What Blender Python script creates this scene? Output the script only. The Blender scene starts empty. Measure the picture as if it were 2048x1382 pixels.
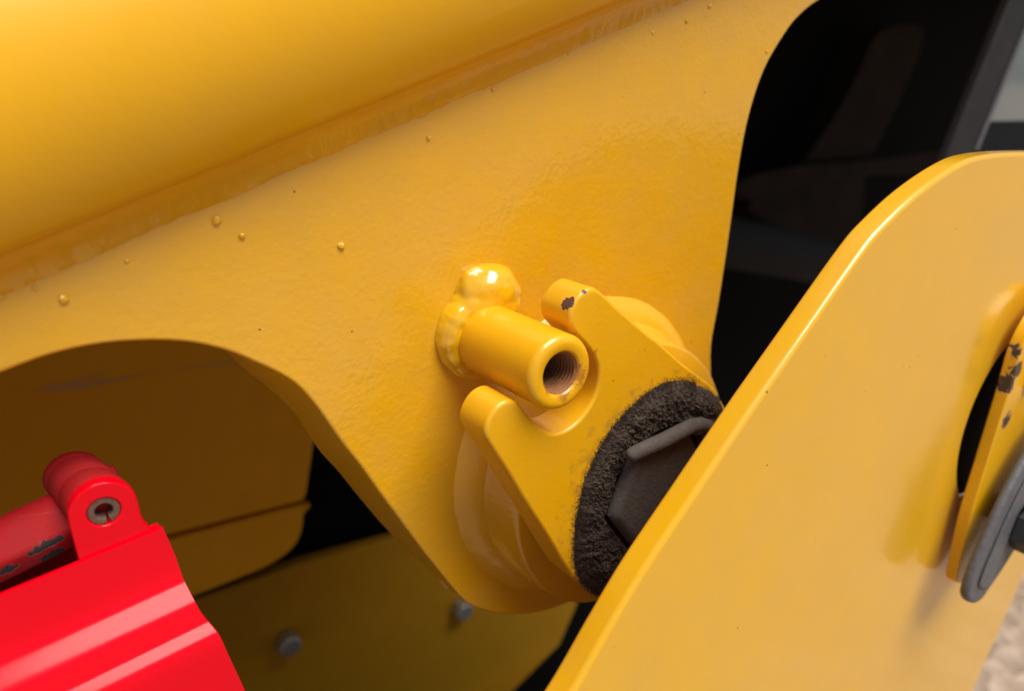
import bpy, bmesh, math, random
from mathutils import Vector, noise
random.seed(7)
R = math.radians
scene = bpy.context.scene
COL = scene.collection

# ------------------------------------------------------------------ camera, sky, sun, exposure
# Units are metres.  The machine's plates stand in vertical planes facing -Y; X runs along them, Z is up.
cam_d = bpy.data.cameras.new('camera'); cam = bpy.data.objects.new('camera', cam_d); COL.objects.link(cam)
cam.location = (-0.2198, -0.3332, 0.1366)
cam.rotation_euler = (R(90 - 19.565), 0, R(-35.708))
cam_d.sensor_fit = 'HORIZONTAL'; cam_d.sensor_width = 36.0; cam_d.lens = 26.016
cam_d.clip_start = 0.01; cam_d.clip_end = 2000
cam_d.dof.use_dof = True; cam_d.dof.focus_distance = 0.385; cam_d.dof.aperture_fstop = 4.6
scene.camera = cam

SUN_EL, SUN_AZ = 64, 166      # azimuth measured from +Y clockwise, seen from above
world = bpy.data.worlds.new('World'); scene.world = world; world.use_nodes = True
wn = world.node_tree
sky = wn.nodes.new('ShaderNodeTexSky'); sky.sky_type = 'NISHITA'; sky.sun_disc = False
sky.sun_elevation = R(SUN_EL); sky.sun_rotation = R(SUN_AZ)
sky.air_density = 1.0; sky.dust_density = 1.5; sky.ozone_density = 1.0
bg = wn.nodes['Background']; bg.inputs['Strength'].default_value = 0.06
wn.links.new(sky.outputs[0], bg.inputs['Color'])
sun_d = bpy.data.lights.new('sun', 'SUN'); sun = bpy.data.objects.new('sun', sun_d); COL.objects.link(sun)
sun_d.energy = 4.0; sun_d.angle = R(40); sun_d.color = (1.0, 0.95, 0.86)
sd = Vector((math.sin(R(SUN_AZ)) * math.cos(R(SUN_EL)), math.cos(R(SUN_AZ)) * math.cos(R(SUN_EL)), math.sin(R(SUN_EL))))
sun.location = sd * 5
sun.rotation_euler = sd.to_track_quat('Z', 'Y').to_euler()
vs = scene.view_settings
vs.view_transform = 'Standard'; vs.look = 'None'; vs.exposure = 0.32; vs.gamma = 1.0; vs.use_curve_mapping = False

# ------------------------------------------------------------------ materials
def nodes(name):
    m = bpy.data.materials.new(name); m.use_nodes = True
    nt = m.node_tree; return m, nt, nt.nodes['Principled BSDF']
def new(nt, t, **kw):
    n = nt.nodes.new(t)
    for k, v in kw.items(): setattr(n, k, v)
    return n
def coords(nt): return new(nt, 'ShaderNodeTexCoord').outputs['Object']
def noise_n(nt, co, scale, detail=3, rough=.5, dist=0):
    n = new(nt, 'ShaderNodeTexNoise'); n.inputs['Scale'].default_value = scale; n.inputs['Detail'].default_value = detail
    n.inputs['Roughness'].default_value = rough; n.inputs['Distortion'].default_value = dist
    nt.links.new(co, n.inputs['Vector']); return n.outputs['Fac']
def ramp(nt, fac, a, b, ca=(0, 0, 0, 1), cb=(1, 1, 1, 1)):
    r = new(nt, 'ShaderNodeValToRGB'); r.color_ramp.elements[0].position = a; r.color_ramp.elements[1].position = b
    r.color_ramp.elements[0].color = ca; r.color_ramp.elements[1].color = cb
    nt.links.new(fac, r.inputs['Fac']); return r.outputs['Color']
def mixc(nt, fac, a, b):
    x = new(nt, 'ShaderNodeMix', data_type='RGBA')
    for s, v in (('Factor', fac), ('A', a), ('B', b)):
        i = [k for k in x.inputs if k.name == s and (k.type == 'RGBA' if s != 'Factor' else k.type == 'VALUE')][0]
        if isinstance(v, (tuple, float, int)): i.default_value = v
        else: nt.links.new(v, i)
    return [o for o in x.outputs if o.type == 'RGBA'][0]
def math_n(nt, op, a, b=None, clamp=False):
    x = new(nt, 'ShaderNodeMath', operation=op); x.use_clamp = clamp
    for i, v in enumerate((a, b)):
        if v is None: continue
        if isinstance(v, (float, int)): x.inputs[i].default_value = v
        else: nt.links.new(v, x.inputs[i])
    return x.outputs[0]
def bump(nt, bsdf, fac, strength, dist, prev=None, coat=True):
    b = new(nt, 'ShaderNodeBump'); b.inputs['Strength'].default_value = strength; b.inputs['Distance'].default_value = dist
    nt.links.new(fac, b.inputs['Height'])
    if prev is not None: nt.links.new(prev, b.inputs['Normal'])
    return b.outputs['Normal']
def spot_mask(nt, co, pts, noise_scale, noise_amp, hard=8.0, bias=1.0):
    """1 inside blotches with ragged rims round the given points: (x, y, z, radius) in metres."""
    nz = noise_n(nt, co, noise_scale, 4, .6)
    out = None
    for (x, y, z, r) in pts:
        d = new(nt, 'ShaderNodeVectorMath', operation='DISTANCE'); nt.links.new(co, d.inputs[0]); d.inputs[1].default_value = (x, y, z)
        e = math_n(nt, 'DIVIDE', d.outputs['Value'], r)
        e = math_n(nt, 'ADD', e, math_n(nt, 'MULTIPLY', math_n(nt, 'SUBTRACT', nz, .5), noise_amp))
        k = math_n(nt, 'MULTIPLY', math_n(nt, 'SUBTRACT', bias, e), hard, True)
        out = k if out is None else math_n(nt, 'MAXIMUM', out, k)
    return out
RUST = (0.055, 0.022, 0.012, 1)
def paint(name, base, rough=.32, coat=.35, peel=.25, peel_scale=420, specks=True, chips=(), chip_col=RUST, dust=0.0, dust_col=(.42, .30, .16, 1), var=.10, stains=(), stain_col=(.30, .085, .012, 1), spec=.5, crough=.10, scuff=.35, cior=1.5, grime=()):
    m, nt, b = nodes(name); co = coords(nt)
    dark = tuple(c * (1 - var) for c in base[:3]) + (1,); lite = tuple(min(1, c * (1 + var * .5)) for c in base[:3]) + (1,)
    col = mixc(nt, noise_n(nt, co, 22, 4, .6), dark, lite)
    rgh = math_n(nt, 'ADD', rough - .06, math_n(nt, 'MULTIPLY', noise_n(nt, co, 55, 4, .6), .12))
    if dust:
        dm = math_n(nt, 'MULTIPLY', ramp(nt, noise_n(nt, co, 30, 6, .65, .4), .35, .75), dust)
        col = mixc(nt, dm, col, dust_col); rgh = math_n(nt, 'ADD', rgh, math_n(nt, 'MULTIPLY', dm, .35))
    if specks:
        v = new(nt, 'ShaderNodeTexVoronoi'); v.inputs['Scale'].default_value = 130; nt.links.new(co, v.inputs['Vector'])
        sep = new(nt, 'ShaderNodeSeparateColor'); nt.links.new(v.outputs['Color'], sep.inputs[0])
        rad = math_n(nt, 'MULTIPLY', ramp(nt, sep.outputs[0], .90, 1.0), .10)
        sm = math_n(nt, 'LESS_THAN', v.outputs['Distance'], rad)
        col = mixc(nt, math_n(nt, 'MULTIPLY', sm, .75), col, (.10, .04, .012, 1))
    mp = new(nt, 'ShaderNodeMapping'); nt.links.new(co, mp.inputs['Vector']); mp.inputs['Rotation'].default_value = (.3, .65, .2); mp.inputs['Scale'].default_value = (6, 60, 420)
    sl = math_n(nt, 'MULTIPLY', ramp(nt, noise_n(nt, mp.outputs['Vector'], 1.0, 4, .62, .3), .66, .74), ramp(nt, noise_n(nt, co, 14, 3, .5), .48, .62))
    col = mixc(nt, math_n(nt, 'MULTIPLY', sl, scuff), col, tuple(min(1, c * .75 + .12) for c in base[:3]) + (1,))
    sg = ramp(nt, noise_n(nt, co, 9, 5, .6, .8), .42, .66)
    rgh = math_n(nt, 'ADD', rgh, math_n(nt, 'ADD', math_n(nt, 'MULTIPLY', sl, .25), math_n(nt, 'MULTIPLY', sg, .10)))
    hgt = None
    if grime:
        gm = math_n(nt, 'MULTIPLY', spot_mask(nt, co, grime, 150, 1.1, 2.4), .62)
        col = mixc(nt, gm, col, (.085, .052, .026, 1)); rgh = math_n(nt, 'ADD', rgh, math_n(nt, 'MULTIPLY', gm, .4))
    if stains:
        col = mixc(nt, math_n(nt, 'MULTIPLY', spot_mask(nt, co, stains, 520, 1.8, 1.6), .75), col, stain_col)
    if chips:
        cm = spot_mask(nt, co, chips, 330, 1.7)
        ccol = mixc(nt, noise_n(nt, co, 700, 4, .6), chip_col, tuple(c * 2.2 for c in chip_col[:3]) + (1,))
        col = mixc(nt, math_n(nt, 'MULTIPLY', spot_mask(nt, co, chips, 330, 1.7, 8.0, 1.16), .7), col, tuple(min(1, c * .8 + .07) for c in base[:3]) + (1,))
        col = mixc(nt, cm, col, ccol); rgh = math_n(nt, 'ADD', rgh, math_n(nt, 'MULTIPLY', cm, .45), True)
        hgt = cm
    nt.links.new(col, b.inputs['Base Color']); nt.links.new(rgh, b.inputs['Roughness'])
    b.inputs['Coat Weight'].default_value = coat; b.inputs['Coat IOR'].default_value = cior; nt.links.new(math_n(nt, 'ADD', crough, math_n(nt, 'MULTIPLY', sg, .04)), b.inputs['Coat Roughness']); b.inputs['Specular IOR Level'].default_value = spec
    n1 = bump(nt, b, noise_n(nt, co, peel_scale, 2, .5), peel, .0004)
    n2 = bump(nt, b, noise_n(nt, co, 75, 3, .5), peel * .5, .0010, n1)
    if hgt is not None:
        n2 = bump(nt, b, math_n(nt, 'SUBTRACT', 1.0, hgt), .6, .0005, n2)
    nt.links.new(n2, b.inputs['Normal']); nt.links.new(n2, b.inputs['Coat Normal'])
    return m
def plain(name, base, rough=.6, metal=0.0, var=.3, scale=60, bmp=.2, bscale=300, bdist=.0005, spec=.5):
    m, nt, b = nodes(name); co = coords(nt)
    col = mixc(nt, noise_n(nt, co, scale, 5, .6), tuple(c * (1 - var) for c in base) + (1,), tuple(c * (1 + var) for c in base) + (1,))
    nt.links.new(col, b.inputs['Base Color']); b.inputs['Roughness'].default_value = rough; b.inputs['Metallic'].default_value = metal
    b.inputs['Specular IOR Level'].default_value = spec
    nt.links.new(bump(nt, b, noise_n(nt, co, bscale, 4, .6), bmp, bdist), b.inputs['Normal'])
    return m

YEL = (.775, .395, .002)
M = {}
M['yellow'] = paint('yellow paint', YEL, rough=.34, coat=.95, cior=1.55, spec=.4, peel=.60, peel_scale=330, dust=.16, var=.09)
M['yellow_tube'] = paint('yellow paint smooth', YEL, rough=.36, coat=.2, spec=.3, peel=.10, dust=.05, specks=False, var=.05)
M['yellow_boss'] = paint('yellow paint boss', YEL, peel=.22, stains=[(0.0099, -0.0700, -0.0034, 0.0070), (0.0016, -0.0700, -0.0112, 0.0050), (-0.0075, -0.0700, -0.0068, 0.0035), (0.0117, -0.0700, 0.0008, 0.0030)], specks=True)
M['yellow_keeper'] = paint('yellow paint keeper', YEL, grime=[(.086, -.059, -.099, .074)], peel=.24, chips=[(0.0153, -0.0545, 0.0305, .0042), (0.0229, -0.0585, 0.0359, .0014)], stains=[(0.0207, -0.0520, 0.0164, 0.0025), (0.0325, -0.0580, 0.0017, 0.0020), (0.0189, -0.0570, 0.0151, 0.0020)], dust=.06)
M['yellow_link'] = paint('yellow paint link', (.76, .405, .004), rough=.28, coat=.8, peel=.09, peel_scale=260, specks=True, dust=.14, var=.05)
M['yellow_lever'] = paint('yellow paint lever', YEL, peel=.1, chips=[(0.3201, -0.1530, -0.0557, 0.0080), (0.3298, -0.1520, -0.0840, 0.0070), (0.3286, -0.1550, -0.0461, 0.0060), (0.3198, -0.1520, -0.0308, 0.0080)], chip_col=(.035, .018, .012, 1))
M['yellow_weld'] = paint('yellow paint thick', (.77, .415, .005), rough=.18, coat=1, peel=.12, specks=False)
M['yellow_fillet'] = paint('yellow paint on weld', YEL, rough=.34, coat=.4, peel=.8, peel_scale=200, dust=.10)
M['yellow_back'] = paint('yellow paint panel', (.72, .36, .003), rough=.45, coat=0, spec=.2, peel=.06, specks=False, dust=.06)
M['yellow_shaded'] = paint('shade-darkened yellow paint', (.33, .165, .004), rough=.6, coat=0, spec=.15, peel=.06, specks=False, dust=.15, dust_col=(.13, .075, .02, 1), var=.05)  # yellow darkened in the base colour to give the crossmember its recess shade
M['red'] = paint('red paint', (.72, .0, .010), rough=.40, spec=.03, crough=.16, coat=.42, peel=.04, specks=False, var=.04)
M['red_dull'] = paint('dusty red paint', (.42, .005, .010), rough=.60, coat=0, spec=.2, peel=.25, specks=False, dust=.45, dust_col=(.24, .05, .045, 1), chips=[(-0.2192, 0.0220, -0.0598, 0.0022), (-0.2221, 0.0220, -0.0608, 0.0024), (-0.2250, 0.0220, -0.0612, 0.0022), (-0.2279, 0.0220, -0.0622, 0.0020), (-0.2308, 0.0220, -0.0631, 0.0014), (-0.2200, 0.0235, -0.0673, 0.0020), (-0.2229, 0.0235, -0.0678, 0.0022), (-0.2262, 0.0235, -0.0685, 0.0020), (-0.2397, 0.0220, -0.0683, 0.0026), (-0.2421, 0.0220, -0.0689, 0.0020), (-0.2370, 0.0220, -0.0679, 0.0015)], chip_col=(.028, .026, .025, 1))
M['rust'] = plain('rusty steel', (.26, .10, .030), .8, .0, .6, 350, .6, 700, .0008)
M['pinrust'] = plain('dark rusty pin', (.12, .066, .044), .85, 0, .5, 500, .6, 900, .0008)
M['crud'] = plain('oily dirt', (.060, .043, .032), .95, 0, .45, 420, .8, 900, .0014, .25)
M['nut'] = plain('dirty nut', (.080, .068, .060), .9, 0, .35, 160, .7, 420, .0010, .2)
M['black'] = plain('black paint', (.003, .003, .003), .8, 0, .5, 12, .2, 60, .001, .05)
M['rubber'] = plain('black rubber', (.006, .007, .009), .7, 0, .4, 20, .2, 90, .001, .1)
M['dim'] = plain('dusty dark steel', (.014, .010, .008), .9, 0, .8, 9, .2, 60, .001, .1)
M['frame'] = plain('dusty black frame', (.016, .014, .016), .7, 0, .5, 45, .3, 200, .0006, .3)
M['scratch'] = plain('bare scratch', (.50, .32, .16), .7, 0, .2, 60, .1, 300)
M['zinc'] = plain('cast grey steel', (.12, .12, .13), .6, .35, .35, 160, .6, 400, .0012)
M['bolt'] = plain('zinc bolt', (.42, .43, .44), .38, .8, .2, 90, .2, 300, .0005)
M['darkbolt'] = plain('dark bolt', (.035, .037, .04), .5, .4, .3, 90, .2, 300, .0005)
def glass_mat():
    m, nt, b = nodes('cab glass'); b.inputs['Base Color'].default_value = (.13, .16, .175, 1)
    b.inputs['Roughness'].default_value = .05; b.inputs['IOR'].default_value = 1.5; b.inputs['Coat Weight'].default_value = .5
    co = coords(nt); b.inputs['Transmission Weight'].default_value = .10
    nt.links.new(math_n(nt, 'ADD', .04, math_n(nt, 'MULTIPLY', noise_n(nt, co, 20, 4), .12)), b.inputs['Roughness'])
    return m
M['glass'] = glass_mat()
def ground_mat():
    m, nt, b = nodes('gravel'); co = coords(nt)
    v = new(nt, 'ShaderNodeTexVoronoi'); v.inputs['Scale'].default_value = 28; nt.links.new(co, v.inputs['Vector'])
    sep = new(nt, 'ShaderNodeSeparateColor'); nt.links.new(v.outputs['Color'], sep.inputs[0])
    c1 = ramp(nt, sep.outputs[0], .1, .95, (.26, .18, .13, 1), (.50, .39, .30, 1))
    c2 = mixc(nt, noise_n(nt, co, 3.5, 6, .6), (.30, .21, .15, 1), (.42, .32, .24, 1))
    nt.links.new(mixc(nt, .5, c1, c2), b.inputs['Base Color']); b.inputs['Roughness'].default_value = .95
    nt.links.new(bump(nt, b, v.outputs['Distance'], .7, .02), b.inputs['Normal'])
    return m
M['ground'] = ground_mat()

# ------------------------------------------------------------------ helpers (plan coordinates in mm: u along the plates, v up, w out of them)
def W(u, v, w): return Vector((u * .001, -w * .001, v * .001))
def link(name, verts, faces, mat, parent=None, smooth=True, wn=True):
    me = bpy.data.meshes.new(name); me.from_pydata([tuple(v) for v in verts], [], faces); me.validate(); me.update()
    bm = bmesh.new(); bm.from_mesh(me); bmesh.ops.recalc_face_normals(bm, faces=bm.faces); bm.to_mesh(me); bm.free()
    o = bpy.data.objects.new(name, me); COL.objects.link(o); me.materials.append(M[mat])
    if smooth:
        me.shade_smooth(); me.set_sharp_from_angle(angle=R(42))
        if wn:
            mo = o.modifiers.new('normals', 'WEIGHTED_NORMAL'); mo.keep_sharp = True; mo.weight = 60
    if parent is not None: adopt(o, parent)
    return o
def adopt(o, parent):
    o.parent = parent
    p, off = parent, Vector((0, 0, 0))
    while p is not None: off += p.location; p = p.parent
    o.location = o.location - off
def thing(name, label, cat, loc, group=None):
    o = bpy.data.objects.new(name, None); COL.objects.link(o); o.location = loc; o.empty_display_size = .02
    o['label'] = label; o['category'] = cat
    if group: o['group'] = group
    return o
def tag(o, label, cat, group=None):
    o['label'] = label; o['category'] = cat
    if group: o['group'] = group
    return o
def spline(pts, per=6, closed=True):
    """Catmull-Rom through the points; a point given as (u, v, 0) is a hard corner."""
    n = len(pts); out = []
    for i in range(n if closed else n - 1):
        g = lambda k: pts[k % n] if closed else pts[max(0, min(n - 1, k))]
        p0, p1, p2, p3 = g(i - 1), g(i), g(i + 1), g(i + 2)
        if len(p1) > 2: p0 = p1
        if len(p2) > 2: p3 = p2
        for j in range(per):
            t = j / per; t2, t3 = t * t, t * t * t
            out.append(tuple(.5 * (2 * p1[c] + (p2[c] - p0[c]) * t + (2 * p0[c] - 5 * p1[c] + 4 * p2[c] - p3[c]) * t2 + (3 * p1[c] - p0[c] - 3 * p2[c] + p3[c]) * t3) for c in (0, 1)))
    if not closed: out.append(tuple(pts[-1][:2]))
    return out
def circle(cx, cy, r, n=64, a0=0, a1=360): return [(cx + r * math.cos(R(a0 + (a1 - a0) * i / n)), cy + r * math.sin(R(a0 + (a1 - a0) * i / n))) for i in range(n)]
def area(L): return .5 * sum(L[i][0] * L[(i + 1) % len(L)][1] - L[(i + 1) % len(L)][0] * L[i][1] for i in range(len(L)))
def inset(L, d):
    """Move a closed counter-clockwise outline inwards by d."""
    n = len(L); out = []
    for i in range(n):
        a, b, c = L[i - 1], L[i], L[(i + 1) % n]
        e1 = Vector((b[0] - a[0], b[1] - a[1])); e2 = Vector((c[0] - b[0], c[1] - b[1]))
        e1 = e1.normalized() if e1.length > 1e-9 else e2.normalized(); e2 = e2.normalized() if e2.length > 1e-9 else e1
        nn = Vector((-e1.y - e2.y, e1.x + e2.x))
        if nn.length < 1e-6: nn = Vector((-e1.y, e1.x))
        nn.normalize(); k = max(.45, nn.dot(Vector((-e1.y, e1.x))))
        out.append((b[0] + nn.x * d / k, b[1] + nn.y * d / k))
    return out
def plate(name, outline, w0, w1, mat, parent=None, r=2.0, holes=(), back=None, steps=4, hole_r=None):
    """A plate with front face at w0, back at w1 (w1 < w0) and edges rounded by r.  back: outline of the rear face if it differs."""
    verts, faces, caps = [], [], {0: [], 1: []}
    for k, L in enumerate([outline] + list(holes)):
        L = list(L); Bk = list(back) if (back is not None and k == 0) else list(L)
        if (area(L) < 0): L.reverse(); Bk.reverse()
        sg = 1 if k == 0 else -1
        rings = []; R0 = r if (k == 0 or hole_r is None) else hole_r
        for s in range(steps + 1):
            a = math.pi / 2 * s / steps
            rings.append((inset(L, sg * R0 * (1 - math.sin(a))), w0 - R0 * (1 - math.cos(a))))
        for s in range(steps + 1):
            a = math.pi / 2 * s / steps
            rings.append((inset(Bk, sg * R0 * (1 - math.cos(a))), w1 + R0 * (1 - math.sin(a))))
        idx = []
        for (ring, w) in rings:
            idx.append([len(verts) + i for i in range(len(ring))]); verts += [W(u, v, w) for u, v in ring]
        n = len(L)
        for s in range(len(idx) - 1):
            for i in range(n):
                j = (i + 1) % n; q = (idx[s][i], idx[s][j], idx[s + 1][j], idx[s + 1][i]); faces.append(q)
        caps[0].append(idx[0]); caps[1].append(idx[-1])
    bm = bmesh.new(); bv = [bm.verts.new(v) for v in verts]
    for f in faces:
        try: bm.faces.new([bv[i] for i in f])
        except ValueError: pass
    for c in (0, 1):
        es = []
        for loop in caps[c]:
            for i in range(len(loop)):
                a, b = bv[loop[i]], bv[loop[(i + 1) % len(loop)]]
                es.append(bm.edges.get((a, b)) or bm.edges.new((a, b)))
        bmesh.ops.triangle_fill(bm, edges=es, use_beauty=True, use_dissolve=False)
    bmesh.ops.recalc_face_normals(bm, faces=bm.faces)
    me = bpy.data.meshes.new(name); bm.to_mesh(me); bm.free()
    o = bpy.data.objects.new(name, me); COL.objects.link(o); me.materials.append(M[mat])
    me.shade_smooth(); me.set_sharp_from_angle(angle=R(42))
    mo = o.modifiers.new('normals', 'WEIGHTED_NORMAL'); mo.keep_sharp = True; mo.weight = 80
    if parent is not None: adopt(o, parent)
    return o
def lathe(name, cx, cy, prof, mat, parent=None, n=96, wob=0, seed=0, shift=(0, 0), closed=False):
    """Profile of (radius, w) turned round the axis through (cx, cy); shift moves the centre per mm of w; wob = lumpiness in mm."""
    verts, faces = [], []
    w00 = prof[0][1]
    for (r, w) in prof:
        for i in range(n):
            a = 2 * math.pi * i / n; rr, ww = r, w
            if wob:
                q = noise.noise(Vector((math.cos(a) * 3 + seed, math.sin(a) * 3, w * .08))) + .5 * noise.noise(Vector((math.cos(a) * 9 + seed, math.sin(a) * 9, w * .1)))
                rr += wob * q
            verts.append(W(cx + shift[0] * (w - w00) + rr * math.cos(a), cy + shift[1] * (w - w00) + rr * math.sin(a), ww))
    m = len(prof)
    for k in range(m - (0 if closed else 1)):
        for i in range(n):
            j = (i + 1) % n; k2 = (k + 1) % m
            faces.append((k * n + i, k * n + j, k2 * n + j, k2 * n + i))
    return link(name, verts, faces, mat, parent, wn=False)
def tube(name, path, r, mat, parent=None, n=16, ends=True, wob=0, taper=None):
    """Round rod along 3-D points given as (u, v, w) in mm."""
    P = [W(*p) for p in path]; verts, faces = [], []
    up = Vector((0.13, .2, 1)).normalized()
    for i, p in enumerate(P):
        t = (P[min(i + 1, len(P) - 1)] - P[max(i - 1, 0)]).normalized()
        x = t.cross(up).normalized(); y = t.cross(x)
        rr = r * (taper[i] if taper else 1)
        for j in range(n):
            a = 2 * math.pi * j / n; q = x * math.cos(a) + y * math.sin(a)
            d = wob * noise.noise((p + q * r * .001) * 130) if wob else 0
            verts.append(p + q * (rr + d) * .001)
    for i in range(len(P) - 1):
        for j in range(n):
            k = (j + 1) % n; faces.append((i * n + j, i * n + k, (i + 1) * n + k, (i + 1) * n + j))
    if ends: faces += [tuple(range(n)), tuple(range((len(P) - 1) * n, len(P) * n))]
    return link(name, verts, faces, mat, parent)
def sweep(name, prof, s_dir, a_dir, l0, l1, mat, parent=None, nl=2, closed=True, jitter=None):
    """Section of (s, w) in mm pushed along a_dir from l0 to l1 mm; s is measured along s_dir."""
    verts, faces = [], []; m = len(prof)
    for k in range(nl):
        l = l0 + (l1 - l0) * k / (nl - 1)
        for i, (s, w) in enumerate(prof):
            ds, dw = jitter(l, i) if jitter else (0, 0)
            verts.append(W(a_dir[0] * l + s_dir[0] * (s + ds), a_dir[1] * l + s_dir[1] * (s + ds), w + dw))
    for k in range(nl - 1):
        for i in range(m - (0 if closed else 1)):
            j = (i + 1) % m; faces.append((k * m + i, k * m + j, (k + 1) * m + j, (k + 1) * m + i))
    if closed: faces += [tuple(range(m)), tuple(range((nl - 1) * m, nl * m))]
    return link(name, verts, faces, mat, parent)

# ------------------------------------------------------------------ setting: ground
GZ = -0.95
g = link('ground', [(-900, -900, GZ), (900, -900, GZ), (900, 900, GZ), (-900, 900, GZ)], [(0, 1, 2, 3)], 'ground', smooth=False)
g['kind'] = 'structure'

# ------------------------------------------------------------------ loader boom: tube, side plate, weld, boss, hub
boom = thing('loader_arm', 'big yellow painted loader arm with curved tube and welded side plate', 'loader arm', (0, 0, .03))
PIV = (82.0, -91.0)
TH = R(18.5); A = (math.cos(TH), math.sin(TH)); S = (-math.sin(TH), math.cos(TH))
# tube: rounded lower corner, then over the top and back
RT, CS, CW = 72.0, 188.0, -43.5
prof = [(CS + RT * math.sin(R(a)), CW + RT * math.cos(R(a))) for a in range(-40, 91, 4)]
prof += [(CS + RT, -420), (CS + RT - 12, -432), (152, -432), (140, -420), (137, -12)]
sweep('tube', prof, S, A, -900, 900, 'yellow_tube', boom, nl=3)
# side plate
plate_front = [(-319.4, -105.8), (-296.6, -46.5), (-280, -11.5), (-265.2, 9), (-252.5, 19.5), (-235.7, 26), (-225.5, 28.2), (-207.7, 32), (-189.4, 32.9), (-170.4, 30.6), (-154.4, 26.4), (-140, 19.7), (-130.4, 13.2), (-117.2, 3.2), (-108.3, -5.5), (-100.8, -17.2), (-94.4, -29.6), (-87.1, -44.5), (-78.2, -60.5), (-67.4, -82.1), (-54.6, -106.6), (-41.7, -131.1), (-29.6, -153), (-17.7, -173.8)]
plate_back = plate_front[:12] + [(-125.3, -1.3), (-112.6, -16.9), (-105.1, -26.7), (-97.9, -38.6), (-92.6, -50.7), (-86.2, -64.8), (-75.9, -81.9), (-63.1, -105.6), (-48.1, -131.8), (-31.7, -157), (-17.8, -176.8), (-3, -198.7)]
arc = circle(PIV[0], PIV[1], 131, 22, 226, 372)
right_edge = [(208.6, -49.5), (212.8, -15), (216.9, 33), (220.2, 82.1), (225.6, 115.5), (236.8, 144.7), (254.7, 167.4), (269.2, 180), (290.3, 191.3), (336, 209.8), (419.6, 237.5), (620.3, 297.9)]
top = [(A[0] * l + S[0] * 150, A[1] * l + S[1] * 150, 0) for l in (560, -560)]
ADDED_LEG = [(-620, -300, 0), (-400, -420, 0)]  # unseen leg added to narrow the arch opening and darken the recess
plate('side_plate', spline(plate_front + arc + right_edge + top + ADDED_LEG, 4), -5, -45, 'yellow', boom, r=2.2, back=spline(plate_back + arc + right_edge + top + ADDED_LEG, 4))
# weld along the tube
wp = [(124.6, -6.5), (125.4, -4.6), (128.4, -3.2), (132.2, -1.4), (136.2, 1.6), (139.4, 5.6), (141.2, 9.6), (142.4, 10.6)]
def wj(l, i):
    if i in (0, 7): return (0, 0)
    k = 1.0 if i < 6 else .25
    d = .9 * noise.noise(Vector((l * .035, i * .35, 3))) + .55 * noise.noise(Vector((l * .16, i * .5, 9))) + .25 * noise.noise(Vector((l * .5, i * .9, 5)))
    rip = .07 * math.sin(l * .8 + 6.0 * noise.noise(Vector((l * .05, 0, 2))) + i * .5) * (.5 + noise.noise(Vector((l * .02, 4, 1)))) * (1 if 2 <= i <= 5 else .3)
    return (-.9 * d * k if i < 4 else 0, .6 * d * k + rip * k)
sweep('weld_bead', wp, S, A, -420, 560, 'yellow_fillet', boom, nl=1400, closed=False, jitter=wj)
# spatter
def dome_mesh():
    bm = bmesh.new(); bmesh.ops.create_icosphere(bm, subdivisions=3, radius=1)
    for v in bm.verts:
        v.co.y *= .85
        v.co += v.co * .22 * noise.noise(v.co * 1.5)
    me = bpy.data.meshes.new('weld_spatter'); bm.to_mesh(me); bm.free(); me.shade_smooth(); me.materials.append(M['yellow_weld']); return me
dm = dome_mesh()
for (u, v), r in zip([(-136, 79.7), (-125.9, 71.7), (-79.5, 61.4), (-199.1, 54.5), (-173.9, 66.7), (-28.5, 110.2), (11.1, 133.4), (174.7, 181.5), (154.8, 172.1), (126.1, 164.3), (236.3, 156.4), (-207.7, 60.5), (-219.1, 58.7)], (2.2, 1.7, 1.9, 2.0, .9, 1.3, 1.2, 1.4, 1.3, .8, .9, 1.1, 1.2)):
    o = bpy.data.objects.new('weld_spatter', dm); COL.objects.link(o); o.location = W(u, v, -4.9); o.scale = (r * .001,) * 3
    o.rotation_euler = (random.random(), random.random() * 6, 0); adopt(o, boom)
# threaded boss
BL = 70.0
bp = [(16, -6), (20.0, -6), (20.0, 30)]
bp += [(20 - 4.2 * (1 - math.cos(R(a))), BL - 4.2 * (1 - math.sin(R(a)))) for a in range(0, 91, 10)]
bp += [(12.7, BL), (11.8, BL - .5), (11.2, BL - 1.6)]
boss = lathe('threaded_boss', 0, 0, bp, 'yellow_boss', boom, n=128)
tp = []
w = BL - 1.4
while w > 22:
    tp += [(11.2, w), (10.9, w - .5), (10.0, w - 1.25), (10.9, w - 2.0)]; w -= 2.5
tp += [(9.6, 21), (0.01, 20)]
lathe('thread', 0, 0, tp, 'rust', boss, n=64)
def blob(parts, name, mat, parent, voxel, smooth):
    """Closed lumps fused into one skin: several closed meshes, remeshed and smoothed."""
    V, Fc = [], []
    for (v, f) in parts:
        n0 = len(V); V += v; Fc += [tuple(i + n0 for i in q) for q in f]
    o = link(name, V, Fc, mat, parent, wn=False)
    m1 = o.modifiers.new('fuse', 'REMESH'); m1.mode = 'VOXEL'; m1.voxel_size = voxel; m1.use_smooth_shade = True
    tx = bpy.data.textures.new('lumps', 'CLOUDS'); tx.noise_scale = .007; tx.noise_depth = 2
    m3 = o.modifiers.new('uneven', 'DISPLACE'); m3.texture = tx; m3.strength = .0010; m3.mid_level = .5; m3.texture_coords = 'LOCAL'
    m2 = o.modifiers.new('soften', 'SMOOTH'); m2.factor = .5; m2.iterations = smooth
    return o
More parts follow.
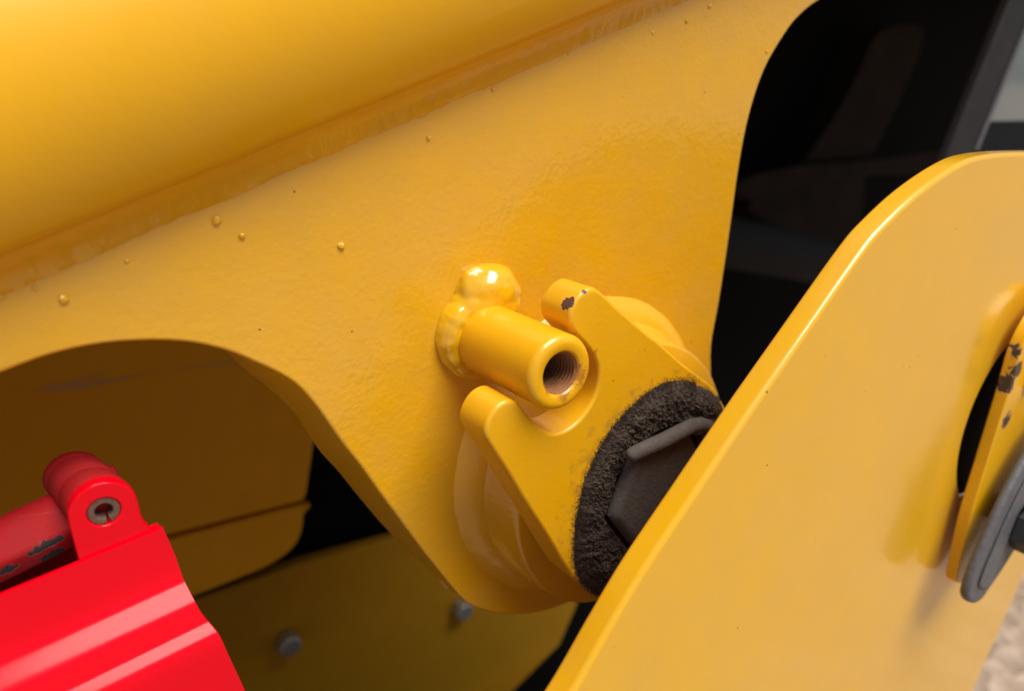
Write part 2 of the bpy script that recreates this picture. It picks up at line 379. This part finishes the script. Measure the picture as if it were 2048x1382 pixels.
def ring_bead(r0, n=90, m=14):
    """A weld bead of uneven thickness round the boss foot."""
    v, f = [], []
    for i in range(n):
        a = 2 * math.pi * i / n; d = math.degrees(a)
        g_ = math.exp(-((d - 150) / 60) ** 2)
        rr = 6.2 + 2.4 * g_ + .8 * noise.noise(Vector((math.cos(a) * 4, math.sin(a) * 4, 7))) + .18 * math.sin(d * .32)
        for j in range(m):
            b_ = 2 * math.pi * j / m; q = r0 + .9 * g_ + rr * math.cos(b_)
            v.append(W(q * math.cos(a), q * math.sin(a), -3.8 + rr * 1.15 * math.sin(b_)))
    for i in range(n):
        for j in range(m):
            k, l = (i + 1) % n, (j + 1) % m; f.append((i * m + j, i * m + l, k * m + l, k * m + j))
    return v, f
def ball(cu, cv, cw, ru, rv, rw, rot=0, seed=0, amp=.08):
    bm = bmesh.new(); bmesh.ops.create_icosphere(bm, subdivisions=4, radius=1); v, f = [], []
    c, s_ = math.cos(R(rot)), math.sin(R(rot))
    for q in bm.verts:
        p = q.co * (1 + amp * noise.noise(q.co * 1.6 + Vector((seed, 0, 0))))
        x, y = p.x * ru, p.y * rv; v.append(W(cu + x * c - y * s_, cv + x * s_ + y * c, cw + p.z * rw))
    f = [tuple(q.index for q in fc.verts) for fc in bm.faces]; bm.free(); return v, f
(lc,) = [(3.4, 25.1)]
blob([ring_bead(20.3), ball(lc[0] + 2, lc[1] - 1, -5, 23, 17.5, 14, -12, 3, .12), ball(lc[0] - 7, lc[1] - 6, -5, 19, 14, 12, 35, 5, .12), ball(lc[0] + 9, lc[1] - 6, -4, 14, 16, 13, 0, 9, .12)], 'weld_bead', 'yellow_weld', boom, .0007, 7)
# pivot hub
HC = (86.0, -98.5); SH = (.39, -.40)
lathe('weld_ring', HC[0], HC[1], [(107, -6), (106, -4.6), (103.6, -1.6), (100.6, 1.2), (97.6, 3.2), (95.4, 4.2), (93.2, 5.2)], 'yellow_fillet', boom, n=256, wob=.8, seed=11, shift=SH)
hp = [(95.6, 1.5), (94.6, 3.4), (94.0, 6), (93.4, 14), (93.0, 21.5), (92.7, 23.6), (92.0, 25.2), (90.6, 26.0), (60, 26.0), (30, 26.0)]
lathe('pivot_hub', HC[0] + SH[0] * 7.5, HC[1] + SH[1] * 7.5, hp, 'yellow', boom, n=192, shift=SH)

# ------------------------------------------------------------------ keeper plate on the pivot pin
KW = 59.0
keeper = thing('pin_keeper_plate', 'yellow forked keeper plate with U notch around the threaded boss', 'keeper plate', W(60, -120, 50))
kout = [(27.9, -145.5), (16.9, -130.2), (1.9, -101.9), (-14.2, -73.4), (-24.3, -54.2), (-34.7, -35.8), (-38.8, -27.4), (-37.8, -20.6), (-33, -14.4), (-27, -11.9), (-21.5, -12.8), (-16.5, -17.9), (-10.1, -26.1), (-3.5, -33.3), (4.7, -38.6), (14.7, -38.8), (23.3, -34.9), (30.2, -28.5), (34.2, -20.9), (35.1, -11.2), (31.8, -1.8), (25.1, 6.9), (17.9, 14.4), (13.7, 20.7), (13.5, 27.1), (16.6, 32.1), (21.7, 36.2), (27.8, 37.6), (33.4, 34.9), (40, 29.5), (50.3, 20.8), (71.8, 3.5), (80.4, -2.7), (101, -19.5), (120.5, -34), (134.5, -44.7), (142.2, -54.6)]
kc = circle(84, -99, 76, 14, 392, 226)
body = plate('plate', spline(kout + kc[1:-1], 5), KW, KW - 25, 'yellow_keeper', keeper, r=2.2)
# oily dirt caked round the nut
tab = [(-140, 72), (-125, 75), (-145 + 360, 70), (-166 + 360, 62), (173, 57.5), (149, 57), (126, 58.5), (101, 61.5), (87, 64.6), (58, 67), (36, 71), (0, 70), (-60, 70), (-133, 73)]
tab = sorted([((a + 360) % 360, r) for a, r in tab])
def hexr(a): return 35.8 / math.cos(R((a - 186) % 60 - 30)) + .3
def rad(a):
    a %= 360; T = [(tab[-1][0] - 360, tab[-1][1])] + tab + [(tab[0][0] + 360, tab[0][1])]
    for (a0, r0), (a1, r1) in zip(T, T[1:]):
        if a0 <= a <= a1: return r0 + (r1 - r0) * (a - a0) / max(1e-6, a1 - a0)
verts, faces = [], []; na, nr = 520, 90
for i in range(nr + 1):
    t = i / nr
    for j in range(na):
        a = 360 * j / na; ro = rad(a) + 1.4 * noise.noise(Vector((math.cos(R(a)) * 6, math.sin(R(a)) * 6, 1))) + 1.1 * noise.noise(Vector((math.cos(R(a)) * 30, math.sin(R(a)) * 30, 4)))
        r = 34 + (ro - 34) * t
        u, v = 82 + r * math.cos(R(a)), -95 + r * math.sin(R(a))
        q = Vector((u, v, 0))
        hgt = 6.0 * max(0.12, min(1, (r - hexr(a) - .8) / 2.2)) * min(1, (1 - t) * 3.2) ** .8 * (1 + .30 * noise.noise(q * .10) + .26 * noise.noise(q * .34) + .30 * noise.noise(q * .8) + .30 * noise.noise(q * 1.7))
        verts.append(W(u, v, KW - .15 + hgt * (1 if t < 1 else 0)))
for i in range(nr):
    for j in range(na):
        k = (j + 1) % na; faces.append((i * na + j, i * na + k, (i + 1) * na + k, (i + 1) * na + j))
link('caked_dirt', verts, faces, 'crud', keeper, wn=False)
# fluff and grains of that dirt, too small to pick apart
verts, faces = [], []
for k in range(22000):
    a = random.uniform(60, 250); ro = rad(a); r = hexr(a) + 2 + (ro - hexr(a) - 2) * (random.random() ** .6) * 1.03
    if random.random() < .22: r = ro - 1.5 + abs(random.gauss(0, 2.0))
    u, v = 82 + r * math.cos(R(a)), -95 + r * math.sin(R(a)); q = Vector((u, v, 0))
    h = 5.6 * min(1, max(0, (1 - (r - 34) / (ro - 34))) * 3.2) ** .8 * (1 + .35 * noise.noise(q * .10) + .38 * noise.noise(q * .34) + .34 * noise.noise(q * .8))
    c = W(u, v, KW + max(0, h)); s = random.uniform(.18, .5) * .001; b = len(verts)
    d = Vector((random.gauss(0, 1), random.gauss(-.8, .7), random.gauss(0, 1))).normalized(); x = d.orthogonal().normalized(); y = d.cross(x)
    verts += [c + x * s * .5, c - x * s * .3 + y * s * .45, c - x * s * .3 - y * s * .45, c + d * s * 2.4]
    faces += [(b, b + 1, b + 2), (b, b + 1, b + 3), (b + 1, b + 2, b + 3), (b + 2, b, b + 3)]
fl = link('dirt_fluff', verts, faces, 'crud', keeper, smooth=False); fl['kind'] = 'stuff'

# ------------------------------------------------------------------ pin nut
nut = thing('pin_nut', 'dirt covered hexagonal nut at the centre of the keeper plate', 'nut', W(82, -95, 59))
hexo = []
for k in range(6):
    a = 186 + 60 * k
    for d in (-5, 0, 5): hexo.append((82 + 41 * math.cos(R(a + d)) * (1 if d == 0 else .965), -95 + 41 * math.sin(R(a + d)) * (1 if d == 0 else .965)))
plate('hex_body', hexo, 70.0, 59.4, 'nut', nut, r=5.5, steps=6)
rodp = [(46.2, -60.0, 73.2), (46.8, -59.8, 73.3), (48.4, -59.2, 73.4), (51, -58.2, 73.6), (60, -57.0, 74.2), (72, -56.2, 74.6), (86, -54.6, 74.6), (97, -53.8, 74.4), (106, -55.8, 73.8), (114, -60.5, 72.8), (121, -67, 72)]
tube('lock_wire', rodp, 4.4, 'nut', nut, n=20, wob=.6, taper=[.25, .62, .9, 1.0, 1.02, 1, 1, 1, 1, 1, .9])

# ------------------------------------------------------------------ front link plate
lk = thing('link_plate', 'large yellow link plate with rounded top corner in the right foreground', 'link plate', W(200, -420, 134))
LF, LT = 140.0, 14.5
lo = [(-87.3, -159.8), (-67.5, -138.6), (-47.1, -117.4), (-28.1, -94.3), (-7.8, -71.4), (22.7, -42.6), (55.6, -12.1), (94, 21.9), (135.2, 57.8), (153.4, 69.7), (181, 82.7), (215, 93.4), (245.8, 97.8), (301.2, 97)]
lo += [(380, 92), (470, 78), (560, 20), (580, -80), (555, -200), (511, -306), (485, -358), (460, -409), (415, -520), (360, -690), (260, -760), (120, -700), (20, -430)]
plate('plate', spline(lo, 6), LF, LF - LT, 'yellow_link', lk, r=3.0, holes=[circle(374, -100.4, 70, 80)], steps=6, hole_r=.9)

# ------------------------------------------------------------------ latch lever in the round hole of the link
lev = thing('latch_lever', 'chipped yellow lever arm standing in the round hole of the link plate', 'lever', W(330, -210, 150))
lvo = [(327.5, -28), (323.2, -59.4), (318.8, -84.3), (314.6, -111.8), (310.7, -136.3), (308.4, -158.2), (309.2, -189.6), (310.7, -207.6)] + [(318, -214), (332, -218), (352, -205), (372, -170), (400, -110), (420, -60), (424, -25), (405, -4), (370, 2), (345, -8)]
plate('arm', spline(lvo, 5), 155.0, 146.5, 'yellow_lever', lev, r=1.2, holes=[circle(352, -168, 11, 32)])
lathe('pivot_stub', 374, -100.4, [(68.5, 70), (68.5, 126), (66.5, 128), (30, 128), (.01, 128)], 'black', lev, n=64)
tube('spring_leg', [(392, -8, 158), (384, -40, 160), (378, -62, 160), (374, -80, 158)], 3.2, 'bolt', lev, n=14)
rib = [(340.3, -66.4), (336.2, -76.6), (324.3, -88.5)]
tube('raised_rib', [(366, -10, 156), (358, -34, 157), (352, -52, 157), (349, -64, 156)], 5.5, 'yellow_lever', lev, n=16, taper=[.7, 1, 1, .7])

# big washer and its bolt, on the lever
ws = thing('washer', 'thick grey oblong steel washer in front of the yellow lever', 'washer', W(330, -180, 158))
wo = spline([(298.8, -219.6), (312, -222), (322, -217), (338, -208), (362, -190), (388, -163), (405, -132), (406, -106), (394, -88), (362, -89), (333.4, -111.2), (310.1, -137.4), (293.7, -166.2), (283, -192), (284, -208)], 5)
wo = [(u + 7, v + 3) for u, v in wo]
plate('body', wo, 171, 164.5, 'zinc', ws, r=2.8, steps=3, holes=[circle(350, -160, 11, 32)])
plate('raised_face', inset(list(reversed(wo)) if area(wo) < 0 else wo, 13), 172.6, 171.1, 'zinc', ws, r=1.0, steps=3, holes=[circle(350, -160, 10.9, 32)])
hb = thing('hex_bolt', 'dark hexagonal bolt head on the grey washer at the right edge', 'bolt', W(330, -180, 176))
plate('head', circle(350, -168, 17, 6, 10, 370), 184, 172.8, 'darkbolt', hb, r=1.5)
lathe('shank', 350, -160, [(10, 172.7), (10, 156)], 'darkbolt', hb, n=32)

# ------------------------------------------------------------------ red hinged guard
red = thing('red_guard', 'glossy red bent sheet guard with a pinned lug at lower left', 'guard', W(-220, -180, 10))
TR = R(7); AR = (math.cos(TR), math.sin(TR)); SR = (-math.sin(TR), math.cos(TR))
# cover sheet: end points of each fold line on the right, pushed back along the fold direction
ends = [(-211.1, -58.5, 2), (-188, -54.6, 2.2), (-179.5, -56.1, 3)]
edge = [(-179.5, -56.1, 3), (-179.4, -56.5, 3.02187), (-179.3, -56.9, 3.05), (-179.1, -57.8, 3.10312), (-178.8, -59.2, 3.2), (-178.3, -61.7, 3.35781), (-177.8, -64.8, 3.5625), (-177.2, -68.2, 3.78594), (-176.7, -71, 4), (-176.4, -73.3, 4.19062), (-176.2, -75.3, 4.375), (-176, -77.1, 4.57188), (-175.8, -78.7, 4.8), (-175.7, -80.1, 5.04375), (-175.6, -81.3, 5.3), (-175.5, -82.3, 5.60625), (-175.4, -83.2, 6), (-175.3, -84, 6.43594), (-175.1, -84.7, 6.9125), (-175, -85.4, 7.53281), (-174.8, -86.2, 8.4), (-174.5, -87.4, 9.7), (-174.2, -88.8, 11.325), (-173.8, -90.1, 12.9375), (-173.5, -91.3, 14.2), (-173.3, -92.2, 14.9906), (-173.1, -92.9, 15.5), (-172.9, -93.6, 15.8594), (-172.7, -94.4, 16.2), (-172.4, -95.3, 16.5156), (-172.2, -96.2, 16.75), (-171.9, -97.2, 16.9594), (-171.6, -98.2, 17.2), (-171.3, -99.1, 17.4812), (-170.9, -100.1, 17.775), (-170.5, -101, 18.0812), (-170.2, -101.8, 18.4), (-169.9, -102.3, 18.6937), (-169.8, -102.6, 18.975), (-169.6, -102.9, 19.3187), (-169.4, -103.2, 19.8), (-169, -103.8, 20.5109), (-168.6, -104.5, 21.3875), (-168.2, -105.2, 22.2703), (-167.8, -105.8, 23), (-167.5, -106.4, 23.5266), (-167.3, -106.9, 23.9375), (-167, -107.5, 24.2797), (-166.8, -108.4, 24.6), (-166.5, -109.5, 24.8969), (-166.3, -110.7, 25.15), (-165.9, -112.3, 25.3781), (-165.5, -114.5, 25.6), (-165, -117.4, 25.8188), (-164.3, -120.9, 26.025), (-163.6, -124.7, 26.2188), (-162.8, -128.4, 26.4), (-162.2, -131.6, 26.5641), (-161.6, -134.6, 26.7125), (-160.9, -138.2, 26.8547), (-160, -142.9, 27), (-158.6, -150.2, 27.1641), (-156.8, -159.3, 27.3375), (-155.1, -168.1, 27.4922), (-153.9, -174.3, 27.6)]
edge += [(edge[-1][0] + 30, edge[-1][1] - 60, 30), (edge[-1][0] + 70, edge[-1][1] - 160, 15), (edge[-1][0] + 90, edge[-1][1] - 300, -20)]  # unseen lower run added to block ground bounce into the recess
verts, faces = [], []
def cover(thick):
    vs = []
    for (u, v, w) in edge:
        for l in LENS: vs.append(W(u - AR[0] * l, v - AR[1] * l, w - thick))
    return vs
LENS = [0, 2, 6, 12, 20, 40, 80, 160, 420]
ne, nl = len(edge), len(LENS)
verts = cover(0) + cover(2.6)
for i in range(ne - 1):
    for j in range(nl - 1):
        a = i * nl + j; faces.append((a, a + 1, a + nl + 1, a + nl)); b = a + ne * nl; faces.append((b, b + 1, b + nl + 1, b + nl))
    a, b = i * nl, (i + ne) * nl; faces.append((a, a + nl, b + nl, b)); a += nl - 1; b += nl - 1; faces.append((a, a + nl, b + nl, b))
for j in range(nl - 1):
    for a, b in ((j, ne * nl + j), ((ne - 1) * nl + j, (2 * ne - 1) * nl + j)): faces.append((a, a + 1, b + 1, b))
link('cover', verts, faces, 'red', red)
# lug with the pin hole
LC = (-200.8, -40.6, 0)
lug = [(LC[0] - 13.2, LC[1] - 23, 0), (LC[0] - 13.6, LC[1] - 8)] + circle(LC[0], LC[1] + .5, 13.6, 9, 180, 0) + [(LC[0] + 13.6, LC[1]), (LC[0] + 14.2, LC[1] - 9), (LC[0] + 17.0, LC[1] - 16.6, 0), (LC[0] + 20.5, LC[1] - 16.4, 0), (LC[0] + 21, LC[1] - 20, 0)]
plate('lug', spline(lug, 4), 1.0, -6, 'red', red, r=1.0, holes=[circle(LC[0], LC[1], 6.6, 40)])
# knuckle behind the lug
kp = [(6.8, -6.2), (13.0, -6.2), (13.3, -7), (13.3, -22), (13.0, -22.6), (13.3, -23.2), (13.3, -44), (13.0, -44.6), (13.3, -45.2), (13.2, -53), (12.2, -55.5), (6.8, -55.8)]
lathe('knuckle', LC[0], LC[1] + .5, kp, 'red_dull', red, n=72, closed=True, shift=(0.135, 0.116))
plate('knuckle_web', [(LC[0] - 13.2, LC[1] + .5), (LC[0] - 12.6, LC[1] - 26), (LC[0] + 12, LC[1] - 24), (LC[0] + 10.5, LC[1] + .5)], -6.4, -24, 'red_dull', red, r=.8)
fo_ = [(-331.3, -80.8), (-356.6, -182.2), (-206.3, -151.4), (-199.2, -86.4), (-215.7, -84.2)]
plate('inner_flange', fo_, -52, -55, 'red_dull', red, r=.8)
# roll pin
pin = thing('roll_pin', 'rusty split roll pin in the hole of the red lug', 'pin', W(LC[0], LC[1], -10))
slot = [(LC[0] + r * math.cos(R(a)), LC[1] + r * math.sin(R(a))) for r, rng in ((6.4, range(-73, 279, 8)), (3.7, range(276, -75, -8))) for a in rng]
plate('split_tube', slot, .4, -26, 'pinrust', pin, r=.5)
plate('bore_shade', circle(LC[0] - 1, LC[1] + 1, 6.0, 24), -9, -12, 'black', pin, r=.3)  # black disc added to paint the darkness inside the hollow pin
# bar
bar = thing('red_bar', 'dusty dark red bar with chipped grey edge behind the red lug', 'bar', W(-260, -50, -30))
bs = [(1.6, -48.0), (3.9, -43.0), (4.6, -38.0), (4.0, -33.0), (1.6, -29.0), (-2.4, -26.0), (-5.7, -23.0), (-7.7, -22.0), (-9.7, -22.3), (-16.8, -24.0), (-18.8, -26.0), (-17.8, -46.0), (-13.8, -49.0)]
TB = R(13); sweep('tube', bs, (-math.sin(TB), math.cos(TB)), (math.cos(TB), math.sin(TB)), -443.9, -194.8, 'red_dull', bar, nl=3)

# ------------------------------------------------------------------ chassis panels seen through the arch
PW = -430.0
ch = thing('chassis_panel', 'shaded dark yellow chassis panels seen through the arch of the side plate', 'chassis panel', W(-500, -700, PW))
up_o = [(-497.1, -294.1), (-345.7, -304), (-124.2, -318.5), (25.3, -328.9), (29.9, -319.7), (44, -260.8), (76.5, -120.6), (104.3, 0.3), (-80.8, 78.2), (-289.9, 88.3), (-455, 32.2)]
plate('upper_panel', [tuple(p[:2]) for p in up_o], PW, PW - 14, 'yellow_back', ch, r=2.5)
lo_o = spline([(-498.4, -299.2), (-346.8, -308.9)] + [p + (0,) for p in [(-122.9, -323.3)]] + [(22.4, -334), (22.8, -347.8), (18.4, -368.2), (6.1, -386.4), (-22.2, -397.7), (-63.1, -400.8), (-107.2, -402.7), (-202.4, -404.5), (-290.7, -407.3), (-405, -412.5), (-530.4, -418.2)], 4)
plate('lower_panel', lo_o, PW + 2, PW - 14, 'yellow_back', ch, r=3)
for sc in ([(-213.5, -128.1), (-177.3, -127.9), (-141.8, -123.9), (-177.8, -130.8)], [(-213.7, -129.1), (-174, -132.8), (-103.9, -134.7), (-174.6, -136.2)], [(-166.9, -127.8), (-157.1, -132.7), (-150.5, -131.7), (-157.3, -133.7)], [(-103.8, -134.2), (-25.9, -140.7), (17.3, -139.2), (-26.1, -142.9)]):
    link('scratch', [W(u, v, -429.6) for u, v in sc], [(0, 1, 2, 3)], 'scratch', ch, smooth=False)
fl_ = thing('bolted_crossmember', 'dark shaded yellow crossmember with two zinc bolts below the arch', 'crossmember', W(-300, -900, -480))
fo = [(-429.8, -503.9), (-253.1, -459.4), (-106.4, -444.4), (28, -448.6), (155.7, -463.2), (341.9, -492.1), (535.2, -686.9), (470, -807.1), (329, -871.4), (197.3, -984.4), (-491.2, -771)]
plate('plate', [tuple(p[:2]) for p in fo], -480, -500, 'yellow_shaded', fl_, r=4)
for (u, v) in [(-1.9, -551.4), (262.7, -623.7)]:
    b = plate('bolt', circle(u, v, 15, 6, 5, 365), -458, -478, 'bolt', fl_, r=2)

# ------------------------------------------------------------------ dark machine body behind, hose and cab window
body_o = thing('machine_body', 'black unlit machine body behind the yellow side plate', 'machine body', W(600, -900, -900))
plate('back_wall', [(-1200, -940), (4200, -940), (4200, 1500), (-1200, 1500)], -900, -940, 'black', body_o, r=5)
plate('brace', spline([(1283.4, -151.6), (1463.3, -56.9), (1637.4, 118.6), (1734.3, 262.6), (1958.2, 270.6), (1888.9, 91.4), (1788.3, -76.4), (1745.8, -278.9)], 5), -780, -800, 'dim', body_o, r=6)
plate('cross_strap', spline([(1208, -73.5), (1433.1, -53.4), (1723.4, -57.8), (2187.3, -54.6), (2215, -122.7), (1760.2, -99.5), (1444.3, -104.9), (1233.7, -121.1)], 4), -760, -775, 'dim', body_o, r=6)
link('bounce_blocker', [W(u, v, w) for v in (-800, -780) for u, w in ((-1200, 230), (520, 230), (520, -400), (-1200, -400))], [(0, 1, 2, 3), (4, 5, 6, 7), (0, 1, 5, 4), (1, 2, 6, 5), (2, 3, 7, 6), (3, 0, 4, 7)], 'black', body_o, smooth=False)  # unseen slab added below to cut light bouncing off the ground
link('sky_blocker', [W(u, v, w) for v in (430, 445) for u, w in ((-1200, -60), (4200, -60), (4200, -939), (-1200, -939))], [(0, 1, 2, 3), (4, 5, 6, 7), (0, 1, 5, 4), (1, 2, 6, 5), (2, 3, 7, 6), (3, 0, 4, 7)], 'black', body_o, smooth=False)  # unseen roof slab added to keep sky light off the back
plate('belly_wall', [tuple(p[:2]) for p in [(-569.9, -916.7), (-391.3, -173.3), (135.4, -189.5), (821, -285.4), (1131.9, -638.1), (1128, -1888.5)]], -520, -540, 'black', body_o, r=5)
hose = tube('hydraulic_cylinder', [tuple((600.9, -70.9, -420)) , tuple((907.8, -144.4, -430)), tuple((1369.3, -265.9, -440))], 42, 'rubber', None, n=48)
tag(hose, 'thick black cylinder tube behind the right edge of the side plate', 'cylinder')
cab = thing('cab_window', 'grey cab window with dusty black frame at the top right', 'window', W(560, 60, -66))
plate('frame', [tuple(p[:2]) for p in [(731.5, 249.2), (634.2, 42.1), (692.9, 38.2), (708.7, 70.2), (772.1, 187.8), (813.8, 255.4)]], -60, -72, 'frame', cab, r=3)
plate('pane', [tuple(p[:2]) for p in [(816.1, 261.3), (705.6, 39.5), (1358.5, 8.8), (1328.8, 301.4)]], -65, -69, 'glass', cab, r=1)
plate('glass_dark_band', [tuple(p[:2]) for p in [(725, 95.1), (696.3, 40.5), (1342.6, 10.1), (1278.7, 84.9)]], -61.5, -64.5, 'rubber', cab, r=1)  # added dark strip in place of the pane's dark lower reflection
plate('trim', [tuple(p[:2]) for p in [(771.3, 199), (763.7, 198.7), (701.5, 65.3), (708.9, 64.9)]], -57.5, -59.8, 'zinc', cab, r=.5)
